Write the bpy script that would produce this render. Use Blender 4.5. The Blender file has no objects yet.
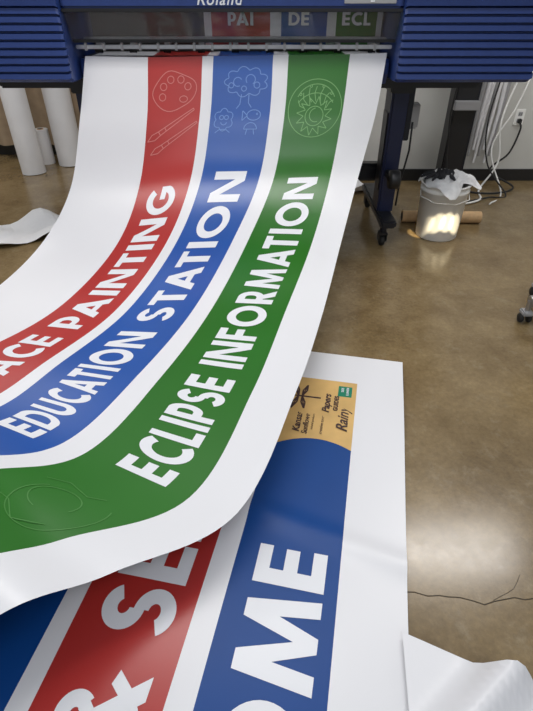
import bpy, math, random
from mathutils import Vector, Matrix
random.seed(4)
# ------------------------------------------------------------ materials
def mat(name, col, rough=0.5, metal=0.0, noise=0.0, nscale=8.0, bump=0.0, emit=None, spec=0.5, alpha=None, coat=0.0):
    m = bpy.data.materials.new(name); m.use_nodes = True
    nt = m.node_tree; b = nt.nodes['Principled BSDF']
    b.inputs['Base Color'].default_value = (*col, 1)
    b.inputs['Roughness'].default_value = rough
    b.inputs['Metallic'].default_value = metal
    b.inputs['Specular IOR Level'].default_value = spec
    b.inputs['Coat Weight'].default_value = coat
    if alpha is not None: b.inputs['Alpha'].default_value = alpha
    if noise > 0 or bump > 0:
        tc = nt.nodes.new('ShaderNodeTexCoord')
        n = nt.nodes.new('ShaderNodeTexNoise'); n.inputs['Scale'].default_value = nscale; n.inputs['Detail'].default_value = 6
        nt.links.new(tc.outputs['Object'], n.inputs['Vector'])
        if noise > 0:
            r = nt.nodes.new('ShaderNodeValToRGB')
            r.color_ramp.elements[0].position = .3; r.color_ramp.elements[1].position = .7
            r.color_ramp.elements[0].color = (*[c*(1-noise) for c in col], 1)
            r.color_ramp.elements[1].color = (*[min(1, c*(1+noise)) for c in col], 1)
            nt.links.new(n.outputs['Fac'], r.inputs['Fac']); nt.links.new(r.outputs['Color'], b.inputs['Base Color'])
        if bump > 0:
            bp = nt.nodes.new('ShaderNodeBump'); bp.inputs['Strength'].default_value = bump; bp.inputs['Distance'].default_value = .01
            nt.links.new(n.outputs['Fac'], bp.inputs['Height']); nt.links.new(bp.outputs['Normal'], b.inputs['Normal'])
    if emit:
        b.inputs['Emission Color'].default_value = (*emit[0], 1); b.inputs['Emission Strength'].default_value = emit[1]
    return m
M = {}
M['white'] = mat('vinyl_white', (.79,.79,.82), .33, bump=.04, nscale=4)
M['red'] = mat('ink_red', (.43,.030,.026), .30, noise=.06, nscale=3, bump=.04)
M['blue'] = mat('ink_blue', (.020,.090,.37), .28, noise=.06, nscale=3, bump=.04)
M['dblue'] = mat('ink_deep_blue', (.003,.056,.25), .42, noise=.06, nscale=3, spec=.3)
M['green'] = mat('ink_green', (.022,.150,.012), .28, noise=.06, nscale=3, bump=.04)
M['tan'] = mat('ink_tan', (.66,.42,.15), .40, noise=.12, nscale=9)
M['lred'] = mat('ink_light_red', (.60,.18,.16), .35)
M['lblue'] = mat('ink_light_blue', (.15,.28,.62), .35)
M['lgreen'] = mat('ink_light_green', (.19,.42,.14), .35)
M['fgreen'] = mat('ink_faint_green', (.07,.24,.05), .30)
M['ink'] = mat('ink_black', (.05,.02,.02), .5)
M['teal'] = mat('ink_teal', (.0,.20,.11), .5)
M['text'] = mat('vinyl_letter_white', (.79,.80,.84), .33)
M['pblue'] = mat('plastic_blue', (.019,.044,.18), .35, noise=.05, nscale=20)
M['pdblue'] = mat('plastic_dark_blue', (.010,.016,.06), .4)
M['pblack'] = mat('plastic_black', (.012,.012,.014), .4)
M['steel_d'] = mat('steel_dark', (.02,.022,.03), .35, metal=.4)
M['steel'] = mat('steel_brushed', (.5,.5,.52), .3, metal=.9, noise=.1, nscale=30)
M['grey'] = mat('plastic_grey', (.35,.35,.36), .45)
M['dgrey'] = mat('painted_dark_grey', (.07,.065,.06), .5)
M['rubber'] = mat('rubber_black', (.015,.015,.015), .7)
M['pwhite'] = mat('plastic_white', (.86,.86,.84), .55, spec=.3)
M['card'] = mat('cardboard', (.55,.36,.19), .8, noise=.15, nscale=30)
M['cloth_w'] = mat('cloth_white', (.82,.82,.83), .9, noise=.15, nscale=20)
M['cloth_b'] = mat('cloth_dark', (.03,.03,.035), .9, noise=.3, nscale=20)
M['paper'] = mat('paper_white', (.80,.80,.82), .5, noise=.03, nscale=6)
M['curtain'] = mat('curtain_beige', (.36,.27,.18), .9, noise=.12, nscale=12)
M['smoke'] = mat('smoked_acrylic', (.10,.09,.08), .06, alpha=.25, coat=.5)
M['silver'] = mat('logo_silver', (.7,.72,.75), .3)

# ------------------------------------------------------------ mesh builder
class B:
    def __init__(s): s.v=[]; s.f=[]; s.m=[]; s.sm=[]; s.mats=[]
    def mi(s, k):
        if k not in s.mats: s.mats.append(k)
        return s.mats.index(k)
    def add(s, vs, fs, k, smooth=False):
        o=len(s.v); s.v += [tuple(p) for p in vs]
        for f in fs: s.f.append([i+o for i in f]); s.m.append(s.mi(k)); s.sm.append(smooth)
    def box(s, x0,x1,y0,y1,z0,z1,k, bev=.006, xf=None):
        import bmesh
        bm=bmesh.new(); bmesh.ops.create_cube(bm,size=1)
        for v in bm.verts:
            v.co=Vector(((x0+x1)/2+v.co.x*(x1-x0),(y0+y1)/2+v.co.y*(y1-y0),(z0+z1)/2+v.co.z*(z1-z0)))
        if bev>0: bmesh.ops.bevel(bm,geom=bm.edges[:],offset=min(bev,.4*min(x1-x0,y1-y0,z1-z0)),segments=2,affect='EDGES')
        vs=[v.co.copy() for v in bm.verts]
        if xf: vs=[xf@v for v in vs]
        bm.verts.index_update()
        s.add(vs,[[v.index for v in f.verts] for f in bm.faces],k); bm.free()
    def tube(s, pts, r, k, n=12, closed_ends=True):
        pts=[Vector(p) for p in pts]; rs = r if isinstance(r,(list,tuple)) else [r]*len(pts)
        vs=[];fs=[]; prev=None
        for i,p in enumerate(pts):
            t=(pts[min(i+1,len(pts)-1)]-pts[max(i-1,0)]).normalized()
            if prev is None:
                a=Vector((0,0,1)) if abs(t.z)<.9 else Vector((1,0,0)); u=t.cross(a).normalized()
            else:
                u=(prev-t*prev.dot(t)).normalized()
            prev=u; w=t.cross(u)
            for j in range(n):
                a=2*math.pi*j/n; vs.append(p+(u*math.cos(a)+w*math.sin(a))*rs[i])
        for i in range(len(pts)-1):
            for j in range(n): fs.append([i*n+j,i*n+(j+1)%n,(i+1)*n+(j+1)%n,(i+1)*n+j])
        s.add(vs,fs,k,True)
        if closed_ends:
            s.add(vs[:n],[list(range(n))[::-1]],k); s.add(vs[-n:],[list(range(n))],k)
    def lathe(s, prof, c, k, n=40, axis='z'):
        vs=[];fs=[]
        for (r,h) in prof:
            for j in range(n):
                a=2*math.pi*j/n
                if axis=='z': vs.append((c[0]+r*math.cos(a),c[1]+r*math.sin(a),c[2]+h))
                else: vs.append((c[0]+h,c[1]+r*math.cos(a),c[2]+r*math.sin(a)))
        for i in range(len(prof)-1):
            for j in range(n): fs.append([i*n+j,i*n+(j+1)%n,(i+1)*n+(j+1)%n,(i+1)*n+j])
        s.add(vs,fs,k,True)
    def prism(s, prof, x0, x1, k, inset=0):
        n=len(prof); cy=sum(p[0] for p in prof)/n; cz=sum(p[1] for p in prof)/n
        vs=[]
        def ring(x,sc): return [(x,cy+(p[0]-cy)*sc,cz+(p[1]-cz)*sc) for p in prof]
        rr=[ring(x0,.965),ring(x0+.012,1),ring(x1-.012,1),ring(x1,.965)]
        for r in rr: vs+=r
        fs=[]
        for i in range(3):
            for j in range(n): fs.append([i*n+j,i*n+(j+1)%n,(i+1)*n+(j+1)%n,(i+1)*n+j])
        fs.append(list(range(n))[::-1]); fs.append([3*n+j for j in range(n)])
        s.add(vs,fs,k)
    def obj(s, name, parent=None):
        me=bpy.data.meshes.new(name); me.from_pydata(s.v,[],s.f); 
        for k in s.mats: me.materials.append(M[k])
        for p,mi,sm in zip(me.polygons,s.m,s.sm): p.material_index=mi; p.use_smooth=sm
        me.update(); o=bpy.data.objects.new(name,me); bpy.context.collection.objects.link(o)
        if parent: o.parent=parent
        return o
def empty(name, loc=(0,0,0)):
    o=bpy.data.objects.new(name,None); bpy.context.collection.objects.link(o); o.empty_display_size=.1; return o

# ------------------------------------------------------------ glyphs (cap height 1)
W=.225
def slant(x0,x1,y0,y1,w): return ('q',[(x0,y0),(x0+w,y0),(x1+w,y1),(x1,y1)])
def rc(x0,y0,x1,y1): return ('q',[(x0,y0),(x1,y0),(x1,y1),(x0,y1)])
w=W
G={
'I':(w,[rc(0,0,w,1)]),
'E':(.58,[rc(0,0,w,1),rc(w,0,.58,.2),rc(w,.40,.56,.60),rc(w,.80,.58,1)]),
'F':(.55,[rc(0,0,w,1),rc(w,.37,.52,.57),rc(w,.80,.55,1)]),
'L':(.53,[rc(0,0,w,1),rc(w,0,.53,.2)]),
'T':(.62,[rc(0,.80,.62,1),rc(.31-w/2,0,.31+w/2,.80)]),
'N':(.88,[rc(0,0,w,1),rc(.88-w,0,.88,1),('q',[(w*.2,1),(.88-w*1.2,0),(.88-w*.2,0),(w*1.2,1)])]),
'M':(1.10,[slant(0,.12,0,1,.215),('q',[(.12,1),(.46,.0),(.64,.0),(.35,1)]),('q',[(.46,0),(.64,0),(.98,1),(.75,1)]),('q',[(.885,0),(1.10,0),(.98,1),(.765,1)])]),
'A':(.94,[('q',[(0,0),(.25,0),(.59,1),(.35,1)]),('q',[(.69,0),(.94,0),(.59,1),(.35,1)]),rc(.22,.18,.72,.37)]),
'O':(1.04,[('r',.52,.5,.405,.40,w,0,360)]),
'C':(.80,[('r',.52,.5,.405,.40,w,52,308)]),
'G':(.98,[('r',.52,.5,.405,.40,w,45,345),rc(.54,.37,.98,.56)]),
'D':(.83,[rc(0,0,w,1),rc(w,0,.38,.2),rc(w,.80,.38,1),('r',.36,.5,.36,.40,.21,-90,90)]),
'P':(.63,[rc(0,0,w,1),rc(w,.80,.36,1),rc(w,.29,.36,.48),('r',.34,.645,.18,.255,.2,-90,90)]),
'R':(.69,[rc(0,0,w,1),rc(w,.80,.36,1),rc(w,.31,.36,.50),('r',.34,.655,.18,.245,.2,-90,90),('q',[(.41,0),(.69,0),(.43,.42),(.2,.42)])]),
'S':(.60,[('r',.30,.715,.20,.185,.205,25,270),('r',.30,.285,.21,.185,.205,-155,90)]),
'U':(.80,[rc(0,.36,w,1),rc(.80-w,.36,.80,1),('r',.40,.38,.288,.27,w,180,360)]),
'&':(.92,[('r',.40,.76,.16,.15,.18,-40,220),('r',.36,.27,.25,.18,.19,100,330),('q',[(.22,.62),(.40,.70),(.92,.0),(.66,.0)]),('q',[(.14,.40),(.30,.33),(.58,.66),(.46,.74)]),('q',[(.52,.16),(.64,.06),(.92,.42),(.76,.47)])]),
' ':(.30,[]),
}
def glyph_patches(text, sp=.12):
    out=[]; x=0
    for ci,ch in enumerate(text):
        gw,parts=G[ch]
        if ci and text[ci-1]+ch in ('PA','TA','AT'): x-=.11
        for p in parts:
            if p[0]=='q':
                a,b,c,d=p[1]; n=5; m=6; g=[]
                for i in range(n+1):
                    row=[]
                    for j in range(m+1):
                        s=i/n; t=j/m
                        px=(a[0]*(1-s)+b[0]*s)*(1-t)+(d[0]*(1-s)+c[0]*s)*t
                        py=(a[1]*(1-s)+b[1]*s)*(1-t)+(d[1]*(1-s)+c[1]*s)*t
                        row.append((x+px,py))
                    g.append(row)
                out.append(g)
            else:
                _,cx,cy,rx,ry,ww,a0,a1=p; n=max(8,int(abs(a1-a0)/9)); g=[]
                for i in range(n+1):
                    a=math.radians(a0+(a1-a0)*i/n); row=[]
                    for j in range(3):
                        q=(j/2-.5)*ww
                        row.append((x+cx+(rx+q)*math.cos(a),cy+(ry+q)*math.sin(a)))
                    g.append(row)
                out.append(g)
        x+=gw+sp
    return out,x-sp
def put_patches(b, grids, fn, k):
    for g in grids:
        n=len(g); m=len(g[0]); vs=[fn(*p) for row in g for p in row]; fs=[]
        for i in range(n-1):
            for j in range(m-1): fs.append([i*m+j,i*m+j+1,(i+1)*m+j+1,(i+1)*m+j])
        b.add(vs,fs,k,True)
def stroke_patches(pts, wd):
    out=[]
    for a,b_ in zip(pts[:-1],pts[1:]):
        dx,dy=b_[0]-a[0],b_[1]-a[1]; l=math.hypot(dx,dy)
        if l<1e-6: continue
        nx,ny=-dy/l*wd/2,dx/l*wd/2
        out.append([[(a[0]+nx,a[1]+ny),(a[0]-nx,a[1]-ny)],[(b_[0]+nx,b_[1]+ny),(b_[0]-nx,b_[1]-ny)]])
    return out
def circ(cx,cy,r,a0=0,a1=360,n=24,ry=None):
    ry=ry or r
    return [(cx+r*math.cos(math.radians(a0+(a1-a0)*i/n)),cy+ry*math.sin(math.radians(a0+(a1-a0)*i/n))) for i in range(n+1)]

# ------------------------------------------------------------ camera
cam=bpy.data.cameras.new('camera'); co=bpy.data.objects.new('camera',cam); bpy.context.collection.objects.link(co)
cam.sensor_fit='VERTICAL'; cam.sensor_height=36; cam.lens=25.32; cam.clip_start=.02
co.location=(0,0,1.35); co.rotation_euler=(math.radians(53.5),0,0); bpy.context.scene.camera=co

# ------------------------------------------------------------ upper banner surface (world mm control net, left edge -> right edge)
us=[0,.21,.418,.652,.877,1]
NET='''-918,2935,1063 -600,2932,1059 -291,2935,1063 73,2938,1067 423,2941,1071 610,2944,1076
-970,2825,796 -621,2825,796 -315,2831,805 55,2834,809 393,2837,813 569,2840,817
-1053,2682,469 -681,2678,481 -375,2687,510 -3,2694,518 338,2700,527 487,2700,527
-1156,2357,282 -762,2363,290 -478,2372,303 -134,2378,311 230,2372,303 377,2372,303
-1294,1923,217 -900,1901,220 -617,1876,220 -274,1858,230 80,1840,221 238,1823,216
-1511,1621,212 -1104,1572,213 -795,1497,212 -424,1421,210 -51,1346,193 103,1331,206
-1751,1431,258 -1317,1344,241 -945,1219,224 -586,1063,215 -219,909,174 -79,859,173
-2047,1316,337 -1621,1211,297 -1220,1087,297 -791,933,291 -516,730,236 -376,653,215
-2283,1256,442 -1854,1120,376 -1453,987,364 -991,835,376 -718,590,299 -596,499,276
-2660,1160,30 -2227,974,30 -1827,827,30 -1311,677,30 -1041,365,30 -948,253,30'''
CP=[[Vector([float(c)/1000 for c in p.split(',')]) for p in r.split()] for r in NET.split('\n')]
NR=len(CP)-1
def herm(xs,ys,x):
    n=len(xs); i=0
    while i<n-2 and x>xs[i+1]: i+=1
    h=xs[i+1]-xs[i]; t=(x-xs[i])/h
    def tan(k):
        if k==0: return (ys[1]-ys[0])/(xs[1]-xs[0])
        if k==n-1: return (ys[-1]-ys[-2])/(xs[-1]-xs[-2])
        h0=xs[k]-xs[k-1]; h1=xs[k+1]-xs[k]
        return ((ys[k]-ys[k-1])/h0*h1+(ys[k+1]-ys[k])/h1*h0)/(h0+h1)
    m0=tan(i)*h; m1=tan(i+1)*h; t2=t*t; t3=t2*t
    return ys[i]*(2*t3-3*t2+1)+m0*(t3-2*t2+t)+ys[i+1]*(-2*t3+3*t2)+m1*(t3-t2)
RX=list(range(NR+1))
def P(r,u):
    u=min(max(u,0),1)
    col=[herm(RX,[CP[k][j] for k in range(NR+1)],r) for j in range(6)]
    return herm(us,col,u)
def PN(r,u,off):
    p=P(r,u); e=.01
    du=P(r,min(u+e,1))-P(r,max(u-e,0)); dr=P(min(r+.03,NR),u)-P(max(r-.03,0),u)
    n=-(du.cross(dr)); n.normalize()
    return p+n*off
bn=B()
edges=[(0,.21,'white'),(.21,.396,'red'),(.396,.433,'white'),(.433,.627,'blue'),(.627,.677,'white'),(.677,.877,'green'),(.877,1,'white')]
ulist=[];um=[]
for a,b_,k in edges:
    n=max(3,int((b_-a)/.025))
    for i in range(n): ulist.append(a+(b_-a)*i/n); um.append(k)
ulist.append(1.0)
NS=NR*14; n=len(ulist)
vs=[P(NR*i/NS,u) for i in range(NS+1) for u in ulist]
for k in ('white','red','blue','green'):
    fs=[]
    for i in range(NS):
        for j in range(n-1):
            if um[j]==k: fs.append([i*n+j,(i+1)*n+j,(i+1)*n+j+1,i*n+j+1])
    bn.add(vs,fs,k,True)
def arc_table(u):
    t=[0]; p=P(0,u); N=NR*20
    for i in range(1,N+1):
        q=P(NR*i/N,u); t.append(t[-1]+(q-p).length); p=q
    return t
def arc_at(t,r): 
    f=r/NR*(len(t)-1); i=min(int(f),len(t)-2); return t[i]+(t[i+1]-t[i])*(f-i)
def inv(t,s):
    lo,hi=0,len(t)-1
    while hi-lo>1:
        m=(lo+hi)//2
        if t[m]<=s: lo=m
        else: hi=m
    return (lo+(s-t[lo])/(t[hi]-t[lo]))*NR/(len(t)-1)
def stripe_text(words,uc,rs,cap,capn):
    """words from near to far; rs = row params: [near of w0, gap, far of w1]"""
    t=arc_table(uc); g,wd=glyph_patches(' '.join(words)); _,w0=glyph_patches(words[0])
    xs=[0,w0+.28,wd]; ss=[arc_at(t,r) for r in rs]
    def fn(x,y):
        s=herm(xs,ss,min(max(x,0),wd))
        r=min(inv(t,s),NR); cc=cap+(capn-cap)*(1-x/wd)
        return PN(r,uc+cc/2-y*cc,.0012)
    put_patches(bn,g,fn,'text')
stripe_text(['ECLIPSE','INFORMATION'],.779,[6.0,4.83,1.98],.103,.094)
stripe_text(['EDUCATION','STATION'],.530,[6.12,4.30,1.85],.102,.098)
stripe_text(['FACE','PAINTING'],.303,[5.62,4.50,2.02],.101,.098)
def icon(lines,uc,sc,k,wd=.0035,scl=1.0):
    t=arc_table(uc)
    for ln in lines:
        for gq in stroke_patches(ln,wd):
            put_patches(bn,[gq],lambda x,y:PN(max(0,inv(t,max(0,sc-y*scl))),uc+x*scl/1.52,.0014),k)
pal=[[(.10*math.cos(a)*(1+.12*math.sin(2*a+.6)),.07+.085*math.sin(a)*(1+.1*math.cos(3*a))) for a in [i*math.pi/18 for i in range(37)]],
     circ(.045,.035,.02,n=14,ry=.014)]
pal+=[circ(x,y,.016,n=12) for x,y in ((-.055,.09),(-.02,.12),(.03,.12),(.065,.09),(-.06,.045))]
def brush(x0,y0,x1,y1):
    dx,dy=x1-x0,y1-y0; l=math.hypot(dx,dy); ux,uy=dx/l,dy/l; nx,ny=-uy,ux
    q=lambda a,o:(x0+ux*a+nx*o,y0+uy*a+ny*o)
    return [[q(0,.004),q(l*.62,.009),q(l*.75,.010),q(l*.88,.014),q(l,0),q(l*.88,-.014),q(l*.75,-.010),q(l*.62,-.009),q(0,-.004),q(0,.004)],[q(l*.62,.009),q(l*.62,-.009)],[q(l*.75,.010),q(l*.75,-.010)]]
pal+=brush(.10,-.01,-.12,-.15)+brush(.12,-.07,-.10,-.21)
icon(pal,.303,.235,'lred',.004,1.08)
def cloud(cx,cy,rx,ry,n,amp): return [(cx+(rx+amp*abs(math.sin(n*a/2)))*math.cos(a),cy+(ry+amp*abs(math.sin(n*a/2)))*math.sin(a)) for a in [i*math.pi/40 for i in range(81)]]
fl=[cloud(.02,.09,.085,.05,9,.018),circ(-.02,.09,.02,30,300,12),circ(.04,.10,.022,-60,220,12),circ(.07,.075,.014,n=10),circ(-.05,.075,.012,n=10),circ(.01,.06,.012,n=8),
    [(.0,.035),(-.005,-.01),(-.02,-.03)],[(.035,.035),(.035,-.005),(.05,-.025)]]
fl+=[cloud(-.075,-.08,.035,.04,6,.012),circ(-.085,-.07,.01,n=8),circ(-.062,-.07,.01,n=8),circ(-.073,-.09,.014,190,350,8),[(-.11,-.14),(-.09,-.125),(-.06,-.125),(-.04,-.14)]]
fl+=[circ(.065,-.06,.032,n=18,ry=.024),[(.033,-.06),(.012,-.04),(.012,-.085),(.033,-.065)],circ(.08,-.055,.004,n=6),circ(.055,-.125,.03,0,180,12),[(.025,-.125),(.085,-.125)],[(.04,-.125),(.035,-.15)],[(.07,-.125),(.075,-.15)]]
icon(fl,.530,.215,'lblue',.004,1.05)
def star(n,r0,r1,cx=0,cy=0,tw=.12):
    out=[]
    for i in range(n):
        a=2*math.pi*i/n
        out+=[(cx+r0*math.cos(a),cy+r0*math.sin(a)),(cx+r1*math.cos(a+math.pi/n+tw),cy+r1*math.sin(a+math.pi/n+tw))]
    return out+[out[0]]
sun=[circ(0,0,.132,n=44),circ(.0,-.035,.045,n=24),circ(.008,-.03,.032,100,290,12),star(12,.055,.090,0,-.035,.1),circ(.0,-.035,.105,35,145,20),circ(.0,.01,.10,25,155,16)]
for i in range(7):
    a=math.radians(30+20*i); sun.append([(.062*math.cos(a),-.03+.062*math.sin(a)),(.085*math.cos(a+.1),-.03+.10*math.sin(a+.1)),(.10*math.cos(a),-.025+.125*math.sin(a))])
sun+=[circ(.09*math.cos(a),.02+.085*math.sin(a),.006,n=6) for a in (.6,1.2,1.9,2.6)]
icon(sun,.779,.25,'lgreen',.0035,1.05)
tg=arc_table(.779)
icon([circ(.04,-.01,.10,160,410,40,.12),circ(.01,.0,.06,0,280,24),[(-.10,-.12),(-.02,-.10),(.05,-.13),(.10,-.07)],[(-.09,.05),(-.05,.09),(.02,.08),(.05,.11)]],.770,arc_at(tg,6.72),'fgreen',.003,.95)
bn.obj('printed_vinyl_banner')

# ------------------------------------------------------------ lower banner (flat on floor)
O=Vector((.60,1.755,0)); ang=math.radians(11.6)
d=Vector((-math.sin(ang),-math.cos(ang),0)); c=Vector((-math.cos(ang),math.sin(ang),0))
def Q(s,wv,z=0):
    ripple=.006*math.sin(s*5+wv*3)*min(1,s*3)+.004
    cr=s-.98+wv*.22
    ripple+=.010*math.exp(-(cr/.035)**2)
    return O+d*s+c*wv+Vector((0,0,.010+ripple+z))
lb=B()
seg=[(0,.187,'white'),(.187,.487,'dblue'),(.487,.555,'white'),(.555,.860,'red'),(.860,.915,'white'),(.915,1.215,'dblue'),(1.215,1.52,'white')]
wl=[];wm=[]
for a,b_,k in seg:
    for i in range(6): wl.append(a+(b_-a)*i/6); wm.append(k)
wl.append(1.52); SL=2.6; NSs=160
sl=[SL*i/NSs for i in range(NSs+1)]
vs=[Q(s,x) for s in sl for x in wl]; n=len(wl)
for k in ['white','dblue','red']:
    fs=[]
    for i in range(NSs):
        for j in range(n-1):
            kk='white' if sl[i+1]<.205 else wm[j]
            if kk==k: fs.append([i*n+j,i*n+j+1,(i+1)*n+j+1,(i+1)*n+j])
    lb.add(vs,fs,k,True)
arcf=lambda wv:.535+.05*abs((wv-.315)/.15)**2
g=[]
for j in range(17):
    wv=.187+.30*j/16; g.append([(.195+(arcf(wv)-.195)*i/10,wv) for i in range(11)])
put_patches(lb,[g],lambda s,x:Q(s,x,.0007),'tan')
def ltext(txt,s_far,wc,cap,kx,k='text',z=.0014):
    g,wd=glyph_patches(txt)
    put_patches(lb,g,lambda x,y:Q(s_far+(wd-x)*kx,wc-cap/2+y*cap,z),k)
ltext('ELCOME',.995,.325,.20,.208)
ltext('SEE',.915,.70,.20,.20)
ltext('&',1.40,.70,.20,.205)
def lstroke(lines,wd,k,s0,w0,sc=1):
    for ln in lines:
        for gq in stroke_patches([(x*sc,y*sc) for x,y in ln],wd): put_patches(lb,[gq],lambda x,y:Q(s0-x,w0+y,.0016),k)
DS,DW=.315,.385
lstroke([[(0,.05),(0,-.06)]],.008,'ink',DS,DW)
for sgn in (-1,1):
    for (a,b2) in (((0,.03),(.075,.05)),((0,.015),(.07,.0))):
        x1,y1=b2[0]*sgn,b2[1]
        lstroke([[(0,a[1]),(x1*.5,(a[1]+y1)/2+.008),(x1,y1),(x1*.5,(a[1]+y1)/2-.008),(0,a[1])]],.0065,'ink',DS,DW)
        lstroke([[(0,a[1]),(x1,y1)]],.005,'ink',DS,DW)
lstroke([circ(0,.06,.008,n=8)],.006,'ink',DS,DW)
g=[[(.225+.065*i/3,.205+.055*j/3) for i in range(4)] for j in range(4)]
put_patches(lb,[g],lambda s,x:Q(s,x,.0012),'teal')
ltext('SEE',.235,.243,.010,.014,'text',.002); ltext('LUMEN',.232,.223,.010,.011,'text',.002)
lbo=lb.obj('printed_vinyl_banner')
def logo(txt,s,wv,size,spacing=1.0,shear=0,mk='ink',bold=0):
    t=bpy.data.curves.new('logo_'+txt.lower().replace(' ','_'),'FONT'); t.body=txt; t.size=size; t.extrude=.0002; t.space_character=spacing; t.shear=shear; t.offset=bold; t.align_x='CENTER'
    o=bpy.data.objects.new(t.name,t); bpy.context.collection.objects.link(o); t.materials.append(M[mk])
    o.location=Q(s,wv,.0018); o.rotation_euler=(0,0,math.radians(90-11.6)); o.parent=lbo
logo('TEXAS',.35,.452,.024,3.0)
logo('Kansas',.46,.385,.038,1,.2,bold=.0008); logo('Sunflower',.46,.355,.030,1,.2,bold=.0004); logo('natural products',.45,.337,.013,1)
logo('Papers',.34,.286,.040,1,.3,bold=.001); logo('GUIDES',.335,.254,.024,1.1,bold=.001); logo('creative tours',.46,.30,.018,1,.1)
logo('Rainy',.42,.210,.060,1,.35,bold=.001)

# ------------------------------------------------------------ loose white sheet at bottom right
ws=B(); NN=36;vs=[]
for i in range(NN+1):
    for j in range(NN+1):
        a=i/NN; b2=j/NN
        p=Vector((.345+ a*.62, .604-a*.29,0))+Vector((-.10,-.75,0))*b2
        z=.02+.012*math.sin(a*7+b2*4)*b2
        cr=max(0,1-abs((a-.36)+b2*.9)/.12); z+=.11*cr*cr*(3-2*cr)*(.4+.6*min(1,a*2))
        cr=max(0,1-abs((a-.85)+b2*.9)/.10); z+=.05*cr*cr*(3-2*cr)
        vs.append(p+Vector((0,0,z+.01)))
ws.add(vs,[[i*(NN+1)+j,i*(NN+1)+j+1,(i+1)*(NN+1)+j+1,(i+1)*(NN+1)+j] for i in range(NN) for j in range(NN)],'white',True)
ws.obj('blank_vinyl_sheet')
def crumple(name,cx,cy,lx,ly,h,rot,seed,k='paper'):
    random.seed(seed); b=B(); N=14; vs=[]
    ph=[random.uniform(0,6) for _ in range(6)]
    for i in range(N+1):
        for j in range(N+1):
            x=(i/N-.5)*lx; y=(j/N-.5)*ly
            z=h*(.5+.5*math.sin(x*14+ph[0]+y*5))*(.5+.5*math.sin(y*17+ph[1]-x*6))+.006
            x+=.02*math.sin(y*20+ph[2]); y+=.03*math.sin(x*15+ph[3])
            vs.append((cx+x*math.cos(rot)-y*math.sin(rot),cy+x*math.sin(rot)+y*math.cos(rot),z))
    b.add(vs,[[i*(N+1)+j,i*(N+1)+j+1,(i+1)*(N+1)+j+1,(i+1)*(N+1)+j] for i in range(N) for j in range(N)],k,False)
    return b.obj(name)
crumple('paper_scrap',-1.62,3.22,.75,.42,.09,.30,2)
crumple('paper_scrap',.83,4.12,.40,.22,.16,.1,5)

# ------------------------------------------------------------ printer
pr=empty('large_format_printer')
def ribbed(x0,x1,name):
    b=B(); yf=2.80; prof=[(3.45,1.42),(3.45,.965),(2.90,.955),(yf+.03,.96)]
    z=.972; nr_=9; dz=.0335
    for i in range(nr_):
        prof+=[(yf+.014,z),(yf-.006,z+.005),(yf-.002,z+dz-.007),(yf+.014,z+dz-.003)]
        z+=dz
    prof+=[(yf-.012,z+.002),(yf-.016,z+.05),(yf+.01,1.42)]
    b.prism(prof[::-1],x0,x1,'pblue')
    return b.obj(name,pr)
ribbed(.640,1.31,'housing_right'); ribbed(-1.60,-.96,'housing_left')
b=B()
b.box(-.958,.637,2.83,3.40,1.262,1.42,'pblue',.012)
b.box(-.958,.637,2.825,2.86,1.250,1.264,'pblack',.003)
b.obj('top_cover',pr)
b=B()
vs=[(-.955,2.845,1.252),(.632,2.845,1.252),(.632,2.90,1.135),(-.955,2.90,1.135),(-.955,2.851,1.252),(.632,2.851,1.252),(.632,2.906,1.135),(-.955,2.906,1.135)]
b.add(vs,[[0,3,2,1],[4,5,6,7],[0,1,5,4],[3,7,6,2],[0,4,7,3],[1,2,6,5]],'smoke')
b.box(-.955,.632,2.895,2.912,1.124,1.137,'pblack',.003)
b.obj('front_cover',pr)
b=B()
b.box(-.962,.637,3.00,3.44,.96,1.050,'steel_d',.006)
b.box(-.962,.637,3.28,3.42,1.05,1.262,'dgrey',.006)
b.box(-.95,.625,3.24,3.26,1.10,1.125,'steel',.004)
b.box(-.95,.625,3.06,3.085,1.115,1.135,'steel',.004)
for i in range(9):
    x=-.86+i*.175
    b.lathe([(0,-.018),(.014,-.018),(.014,.018),(0,.018)],(x,3.0,1.085),'rubber',16,'x')
    b.box(x-.012,x+.012,3.0,3.08,1.092,1.118,'grey',.003)
for i in range(17):
    x=-.90+i*.09
    b.box(x-.006,x+.006,2.91,2.93,1.088,1.122,'grey',.002)
b.box(-.95,.625,2.915,2.935,1.095,1.112,'steel',.003)
b.obj('platen_bed',pr)
b=B()
ap=[(3.08,1.050),(2.97,1.048),(2.955,1.03),(2.955,.98),(2.99,.93),(3.08,.93)]
b.prism(ap[::-1],-.955,.630,'pblue'); b.obj('apron',pr)
b=B()
b.box(-1.45,1.15,3.05,3.35,.90,.958,'pblack',.01)
b.box(-1.05,.80,3.42,3.50,.30,.40,'steel_d',.01)
b.lathe([(0,-.88),(.05,-.88),(.05,.60),(0,.60)],(0,3.45,.62),'steel',24,'x')
b.lathe([(.04,-.80),(.085,-.80),(.085,.52),(.04,.52)],(0,3.45,.62),'paper',32,'x')
b.obj('chassis_and_media_roll',pr)
def caster(b,x,y,rot=0):
    b.tube([(x,y,.125),(x,y,.09)],.022,'steel_d')
    b.box(x-.026,x+.026,y-.03,y+.03,.078,.095,'pblack',.004)
    for dx in (-.026,.020): b.box(x+dx,x+dx+.006,y-.022,y+.035,.03,.085,'pblack',.002)
    b.lathe([(0,-.017),(.028,-.017),(.036,-.012),(.038,0),(.036,.012),(.028,.017),(0,.017)],(x,y+.01,.038),'rubber',24,'x')
    b.lathe([(0,-.019),(.012,-.019),(.012,.019),(0,.019)],(x,y+.01,.038),'grey',12,'x')
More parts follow.
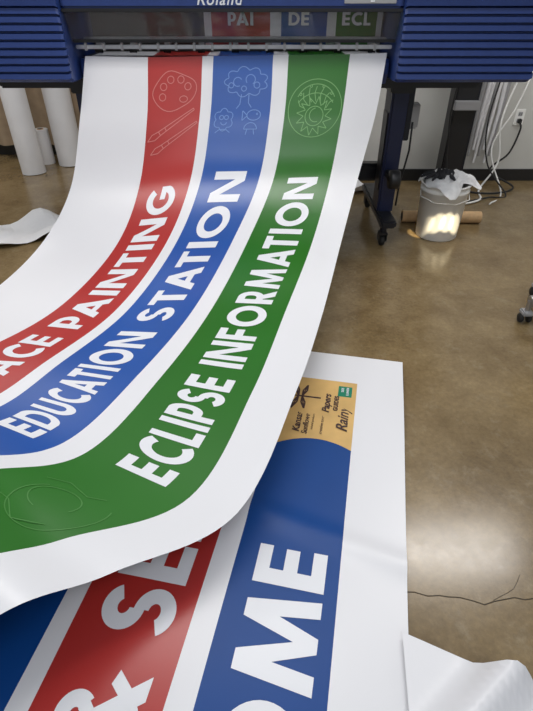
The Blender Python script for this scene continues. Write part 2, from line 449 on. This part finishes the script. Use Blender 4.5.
for nm,x in (('stand_right',.76),('stand_left',-1.04)):
    b=B()
    b.box(x-.045,x+.055,3.16,3.34,.16,.905,'pdblue',.012)
    b.box(x-.06,x+.07,3.14,3.36,.86,.902,'pblack',.006)
    b.box(x-.05,x+.05,2.98,3.75,.125,.175,'steel_d',.012)
    b.box(x-.052,x-.044,3.19,3.31,.3,.75,'steel_d',.002)
    b.box(x-.03,x+.03,3.0,3.16,.40,.44,'steel_d',.006)
    b.lathe([(0,-.03),(.05,-.03),(.055,-.02),(.055,.02),(.05,.03),(0,.03)],(x,3.02,.42),'pblack',24,'x')
    caster(b,x-.02,3.02); caster(b,x-.0,3.70)
    b.obj(nm,pr)
b=B()
b.box(.83,.90,3.2,3.26,.66,.80,'grey',.01); b.tube([(.865,3.2,.70),(.86,3.16,.55),(.83,3.15,.35),(.84,3.2,.2)],.006,'pblack',8)
b.box(.815,.85,3.18,3.30,.6,.9,'steel_d',.005); b.obj('control_bracket',pr)
tx=bpy.data.curves.new('logo_lettering','FONT'); tx.body='Roland'; tx.size=.066; tx.extrude=.001; tx.shear=.25; tx.offset=.0008; tx.align_x='CENTER'; tx.space_character=1.15
to=bpy.data.objects.new('logo_lettering',tx); bpy.context.collection.objects.link(to); tx.materials.append(M['silver'])
to.location=(-.22,2.828,1.278); to.rotation_euler=(math.pi/2,0,0); to.parent=pr
b=B(); b.box(.36,.60,2.824,2.829,1.283,1.31,'grey',.001); b.box(.48,.50,2.822,2.825,1.288,1.305,'silver',.001); b.obj('label',pr)
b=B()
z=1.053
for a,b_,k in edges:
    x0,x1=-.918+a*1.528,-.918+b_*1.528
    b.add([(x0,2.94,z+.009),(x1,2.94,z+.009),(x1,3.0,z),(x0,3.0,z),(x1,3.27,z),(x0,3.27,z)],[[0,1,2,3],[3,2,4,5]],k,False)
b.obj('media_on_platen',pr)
# banner print reflected in the cover, painted as stripes behind it and shifted right
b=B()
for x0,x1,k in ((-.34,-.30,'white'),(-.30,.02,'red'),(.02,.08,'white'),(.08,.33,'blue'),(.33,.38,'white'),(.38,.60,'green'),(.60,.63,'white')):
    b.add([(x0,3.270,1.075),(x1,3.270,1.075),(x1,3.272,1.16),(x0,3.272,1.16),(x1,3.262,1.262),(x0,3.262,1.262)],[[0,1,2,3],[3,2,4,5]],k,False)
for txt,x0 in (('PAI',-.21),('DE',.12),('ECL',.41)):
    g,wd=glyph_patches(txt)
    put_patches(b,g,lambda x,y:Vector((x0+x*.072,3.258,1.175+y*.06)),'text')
b.obj('painted_cover_reflection',pr)

# ------------------------------------------------------------ bucket
bx,by=1.14,3.20
bk=empty('plastic_bucket')
b=B()
b.lathe([(0,.0),(.128,.0),(.132,.006),(.147,.30),(.152,.302),(.152,.318),(.148,.32),(.149,.34),(.155,.342),(.155,.352),(.143,.352),(.128,.012),(0,.012)],(bx,by,.001),'pwhite',48)
b.tube([(bx-.153,by,.30),(bx-.165,by-.06,.28),(bx-.10,by-.145,.265),(bx+.03,by-.165,.26),(bx+.12,by-.13,.28),(bx+.153,by,.30)],.003,'pwhite',8)
b.obj('pail',bk)
def rag(name,cx,cy,cz,r,k,seed,h=.06,par=None):
    random.seed(seed); b=B(); N=36; R=12; vs=[(cx,cy,cz+h)]
    ph=[random.uniform(0,6) for _ in range(5)]
    for i in range(1,R+1):
        for j in range(N):
            a=2*math.pi*j/N; rr=r*i/R*(1+.2*math.sin(3*a+ph[0])+.12*math.sin(5*a+ph[1]))
            z=cz+h*(1-(i/R)**2)+.012*math.sin(6*a+ph[2]+i)+.01*math.sin(i*2+3*a+ph[3])
            if rr>.155: z-= (rr-.155)*1.0
            vs.append((cx+rr*math.cos(a),cy+rr*math.sin(a),max(z,cz-.1)))
    fs=[[0,1+j,1+(j+1)%N] for j in range(N)]
    for i in range(R-1):
        for j in range(N): fs.append([1+i*N+j,1+(i+1)*N+j,1+(i+1)*N+(j+1)%N,1+i*N+(j+1)%N])
    b.add(vs,fs,k,True); return b.obj(name,par)
rag('cleaning_rag',bx+.01,by,.365,.17,'cloth_w',3,.035,bk)
rag('work_glove',bx-.04,by-.02,.40,.065,'cloth_b',8,.02,bk)
b=B()
for f,(a,l) in enumerate(((2.7,.07),(3.1,.085),(3.5,.08),(3.9,.065),(5.2,.06))):
    p=Vector((bx-.04+.05*math.cos(a),by-.02+.05*math.sin(a),.41)); dd=Vector((math.cos(a),math.sin(a),-.15))
    b.tube([p,p+dd*l*.6,p+dd*l+Vector((0,0,-.01))],[.011,.011,.006],'cloth_b',8)
b.obj('glove_fingers',bk)
b=B()
p0=Vector((.955,3.42,.042)); p1=Vector((1.50,3.40,.042))
b.tube([p0,p1],.040,'card',24)
for p,s in ((p0,-1),(p1,1)): b.tube([p,p+Vector((.001*s,0,0))],.030,'pblack',20)
b.obj('cardboard_tube')

# ------------------------------------------------------------ left background
def roll(name,x,y,r,h,lean=(0,0)):
    b=B(); e=Vector((x+lean[0],y+lean[1],h)); s=Vector((x,y,.002))
    b.tube([s,e],r,'paper',32,True)
    dd=(e-s).normalized()
    b.tube([e,e+dd*.004],r*.45,'card',24); b.tube([e+dd*.004,e+dd*.005],r*.33,'pblack',24)
    return b.obj(name)
roll('media_roll',-2.08,4.58,.10,1.55,(-.03,.05)); roll('media_roll',-1.83,4.86,.115,1.6,(-.02,.05)); roll('media_roll',-2.06,4.88,.065,.30)
b=B(); N=140; vs=[];fs=[]
for i in range(N+1):
    x=-3.6+2.9*i/N
    for j,z in enumerate((.12,.6,1.2,2.3)):
        vs.append((x,5.06+.035*math.sin(x*26+.3*math.sin(x*7)+z*.3),z))
for i in range(N):
    for j in range(3): fs.append([i*4+j,(i+1)*4+j,(i+1)*4+j+1,i*4+j+1])
b.add(vs,fs,'curtain',True); b.tube([(-3.7,5.06,2.32),(-.6,5.06,2.32)],.015,'steel')
for x in (-3.6,-.7): b.box(x-.01,x+.01,5.06,5.2,2.31,2.33,'steel',.002)
b.obj('curtain')

# ------------------------------------------------------------ right background
b=B()
b.box(1.37,1.53,4.02,4.17,.05,1.9,'pblack',.01); b.box(1.30,1.58,3.93,4.22,.0,.05,'pblack',.01)
b.box(1.53,1.545,4.03,4.16,.1,1.85,'steel_d',.002)
b.box(1.36,1.54,3.97,4.02,.62,.68,'grey',.004)
b.tube([(1.37,4.01,.9),(1.34,3.97,.6),(1.38,3.99,.3),(1.42,3.95,.06)],.007,'rubber',8)
b.obj('equipment_rack')
b=B()
for i in range(7):
    x=1.66+i*.032; z0=.22+.06*math.sin(i*2.1)
    b.tube([(x,4.30,1.35),(x+.01*math.sin(i),4.28,.9),(x+.012*math.sin(i*3),4.30,.55),(x-.01*i*.4,4.29,z0)],[.017,.018,.016,.010],'paper' if i%3 else 'grey',8)
b.tube([(1.63,4.30,1.35),(1.88,4.30,1.35)],.012,'steel',8)
b.box(1.63,1.64,4.30,4.37,1.34,1.36,'steel',.001); b.box(1.87,1.88,4.30,4.37,1.34,1.36,'steel',.001)
b.obj('hanging_paper_strips')
b=B(); ox,oz=2.03,.50
b.box(ox-.038,ox+.038,4.360,4.369,oz-.06,oz+.06,'pwhite',.003)
for dz in (-.024,.024):
    b.box(ox-.017,ox+.017,4.356,4.361,oz+dz-.015,oz+dz+.015,'grey',.002)
    b.box(ox-.009,ox-.006,4.355,4.3565,oz+dz-.006,oz+dz+.008,'pblack',0); b.box(ox+.006,ox+.009,4.355,4.3565,oz+dz-.006,oz+dz+.008,'pblack',0)
b.obj('wall_outlet')
def smooth_path(pts,n=8):
    pts=[Vector(p) for p in pts]; xs=list(range(len(pts)))
    return [herm(xs,pts,(len(pts)-1)*i/(n*(len(pts)-1))) for i in range(n*(len(pts)-1)+1)]
b=B()
b.box(ox-.014,ox+.014,4.325,4.354,oz-.040,oz-.008,'rubber',.004)
b.tube(smooth_path([(ox,4.33,oz-.03),(ox-.01,4.27,oz-.08),(ox-.06,4.25,.25),(ox-.20,4.2,.13),(ox-.02,4.1,.03),(ox-.18,4.0,.012),(ox-.38,4.02,.012),(1.62,4.12,.012)]),.0075,'rubber',8)
b.tube(smooth_path([(1.94,4.33,1.3),(1.93,4.3,.9),(1.84,4.24,.5),(1.88,4.2,.2),(1.74,4.1,.012),(1.66,3.85,.012),(1.45,3.72,.012)]),.0075,'pwhite',8)
b.tube(smooth_path([(1.99,4.33,1.3),(2.02,4.3,.95),(1.93,4.24,.6),(1.80,4.2,.3),(1.88,4.0,.012),(1.7,3.75,.012)]),.006,'pwhite',8)
b.tube(smooth_path([(1.75,4.2,.9),(1.70,4.15,.5),(1.76,4.1,.2),(1.9,3.95,.012),(1.75,3.9,.012),(1.55,3.8,.012)]),.006,'rubber',8)
b.obj('cable_bundle')
# ------------------------------------------------------------ rolling stool at right edge
b=B(); sx,sy=1.55,2.12
for k in range(5):
    a=math.pi+.05+k*2*math.pi/5; e=(sx+.27*math.cos(a),sy+.27*math.sin(a))
    b.tube([(sx,sy,.15),(sx+.15*math.cos(a),sy+.15*math.sin(a),.135),(e[0],e[1],.115)],[.035,.034,.030],'steel',12)
    b.tube([(e[0],e[1],.12),(e[0],e[1],.06)],.012,'steel')
    b.box(e[0]-.026,e[0]+.026,e[1]-.028,e[1]+.028,.045,.068,'grey',.006)
    for dx in (-.02,.02): b.lathe([(0,-.008),(.022,-.008),(.025,0),(.022,.008),(0,.008)],(e[0]+dx,e[1],.026),'rubber',20,'x')
b.tube([(sx,sy,.08),(sx,sy,.5)],.025,'steel',20)
b.lathe([(0,.5),(.17,.5),(.19,.52),(.19,.56),(.17,.58),(0,.585)],(sx,sy,0),'pblack',40)
b.obj('rolling_stool')

# ------------------------------------------------------------ room
def ground():
    m=bpy.data.materials.new('polished_concrete'); m.use_nodes=True; nt=m.node_tree; bs=nt.nodes['Principled BSDF']
    tc=nt.nodes.new('ShaderNodeTexCoord')
    def noise(sc,det,rough=.6,dist=0):
        n=nt.nodes.new('ShaderNodeTexNoise'); n.inputs['Scale'].default_value=sc; n.inputs['Detail'].default_value=det; n.inputs['Roughness'].default_value=rough; n.inputs['Distortion'].default_value=dist
        nt.links.new(tc.outputs['Object'],n.inputs['Vector']); return n
    n1=noise(3.0,10,.7,.1); n2=noise(55,6,.75); n3=noise(11,8,.8,.3)
    r=nt.nodes.new('ShaderNodeValToRGB'); e=r.color_ramp.elements
    e[0].position=.32; e[0].color=(.135,.088,.036,1); e[1].position=.68; e[1].color=(.27,.195,.10,1)
    nt.links.new(n1.outputs['Fac'],r.inputs['Fac'])
    mx=nt.nodes.new('ShaderNodeMix'); mx.data_type='RGBA'; mx.blend_type='OVERLAY'; mx.inputs['Factor'].default_value=.5
    nt.links.new(r.outputs['Color'],mx.inputs['A']); nt.links.new(n2.outputs['Fac'],mx.inputs['B'])
    r3=nt.nodes.new('ShaderNodeValToRGB'); r3.color_ramp.elements[0].position=.54; r3.color_ramp.elements[1].position=.72
    nt.links.new(n3.outputs['Fac'],r3.inputs['Fac'])
    mul=nt.nodes.new('ShaderNodeMath'); mul.operation='MULTIPLY'; mul.inputs[1].default_value=.42; nt.links.new(r3.outputs['Color'],mul.inputs[0])
    m2=nt.nodes.new('ShaderNodeMix'); m2.data_type='RGBA'; nt.links.new(mul.outputs[0],m2.inputs['Factor']); nt.links.new(mx.outputs['Result'],m2.inputs['A']); m2.inputs['B'].default_value=(.34,.285,.19,1)
    nt.links.new(m2.outputs['Result'],bs.inputs['Base Color'])
    rr=nt.nodes.new('ShaderNodeMapRange'); rr.inputs['To Min'].default_value=.10; rr.inputs['To Max'].default_value=.30
    nt.links.new(n3.outputs['Fac'],rr.inputs['Value']); nt.links.new(rr.outputs['Result'],bs.inputs['Roughness'])
    bs.inputs['Specular IOR Level'].default_value=.6
    return m
M['floor']=ground(); M['wall']=mat('painted_wall',(.60,.60,.57),.7,noise=.03,nscale=4,bump=.03)
M['base']=mat('baseboard_black',(.015,.015,.016),.4)
b=B(); b.box(-4,3.5,-2.5,5.4,-.1,0,'floor',0); b.obj('floor')
b=B(); b.box(.2,3.5,4.37,4.5,0,3,'wall',0); b.obj('wall_back')
b=B(); b.box(-4,.2,5.2,5.33,0,3,'wall',0); b.box(.2,.33,4.5,5.33,0,3,'wall',0); b.obj('wall_alcove')
b=B(); b.box(-4.1,-4,-2.5,5.33,0,3,'wall',0); b.obj('wall_left')
b=B(); b.box(3.5,3.6,-2.5,4.5,0,3,'wall',0); b.obj('wall_right')
b=B(); b.box(.2,3.5,4.352,4.37,0,.095,'base',.003); b.obj('baseboard_back')
b=B(); b.box(-4,.2,5.18,5.2,0,.1,'base',.003); b.obj('baseboard_alcove')
M['crack']=mat('crack_dark',(.05,.035,.02),.8)
b=B(); random.seed(9)
def crack(x,y,dx,dy,n,wd):
    pts=[]
    for i in range(n):
        pts.append((x,y)); x+=dx+random.uniform(-.006,.006); y+=dy+random.uniform(-.012,.012)
    for gq in stroke_patches(pts,wd): put_patches(b,[gq],lambda x,y:Vector((x,y,.0006)),'crack')
crack(.33,.72,.03,-.0010,45,.003); crack(.62,.70,.022,.016,6,.0014); crack(1.0,2.6,.03,-.03,22,.0014)
b.obj('floor_crack')

# ------------------------------------------------------------ lights
def area(name,loc,rot,sx,sy,e,col=(1,1,1)):
    l=bpy.data.lights.new(name,'AREA'); l.shape='RECTANGLE'; l.size=sx; l.size_y=sy; l.energy=e; l.color=col
    o=bpy.data.objects.new(name,l); bpy.context.collection.objects.link(o); o.location=loc; o.rotation_euler=rot
area('ceiling_light_1',(-.5,2.0,3.1),(0,0,0),2.4,.4,43,(1,.97,.94))
area('ceiling_light_2',(1.8,2.8,3.1),(0,0,0),1.2,.4,32,(1,.96,.92))
area('ceiling_light_3',(0,-1.2,3.1),(math.radians(25),0,0),2.4,.5,28,(.95,.97,1))
area('ceiling_light_4',(-2.6,3.8,3.1),(0,0,0),1.2,.4,28,(1,.97,.94))
area('added_interior_fill',(-.16,3.12,1.25),(0,0,0),1.5,.05,.6,(1,1,1))  # unseen light, added to brighten the stripes behind the cover
for i,tx_ in enumerate((1.03,1.09,1.15,1.21)):  # added spots that throw the warm patch of light on the bucket
    sp=bpy.data.lights.new('spot','SPOT'); sp.energy=1100; sp.spot_size=math.radians(2.1); sp.spot_blend=.25; sp.color=(1,.84,.55); sp.shadow_soft_size=.01
    so=bpy.data.objects.new('added_patch_spot_%d'%(i+1),sp); bpy.context.collection.objects.link(so); so.location=(1.3,1.1,1.9)
    so.rotation_euler=(Vector((tx_,3.07,.13))-so.location).to_track_quat('-Z','Y').to_euler()
wd=bpy.data.worlds.new('world'); bpy.context.scene.world=wd; wd.use_nodes=True
wd.node_tree.nodes['Background'].inputs[0].default_value=(.88,.94,1,1); wd.node_tree.nodes['Background'].inputs[1].default_value=.40
bpy.context.scene.view_settings.view_transform='Standard'
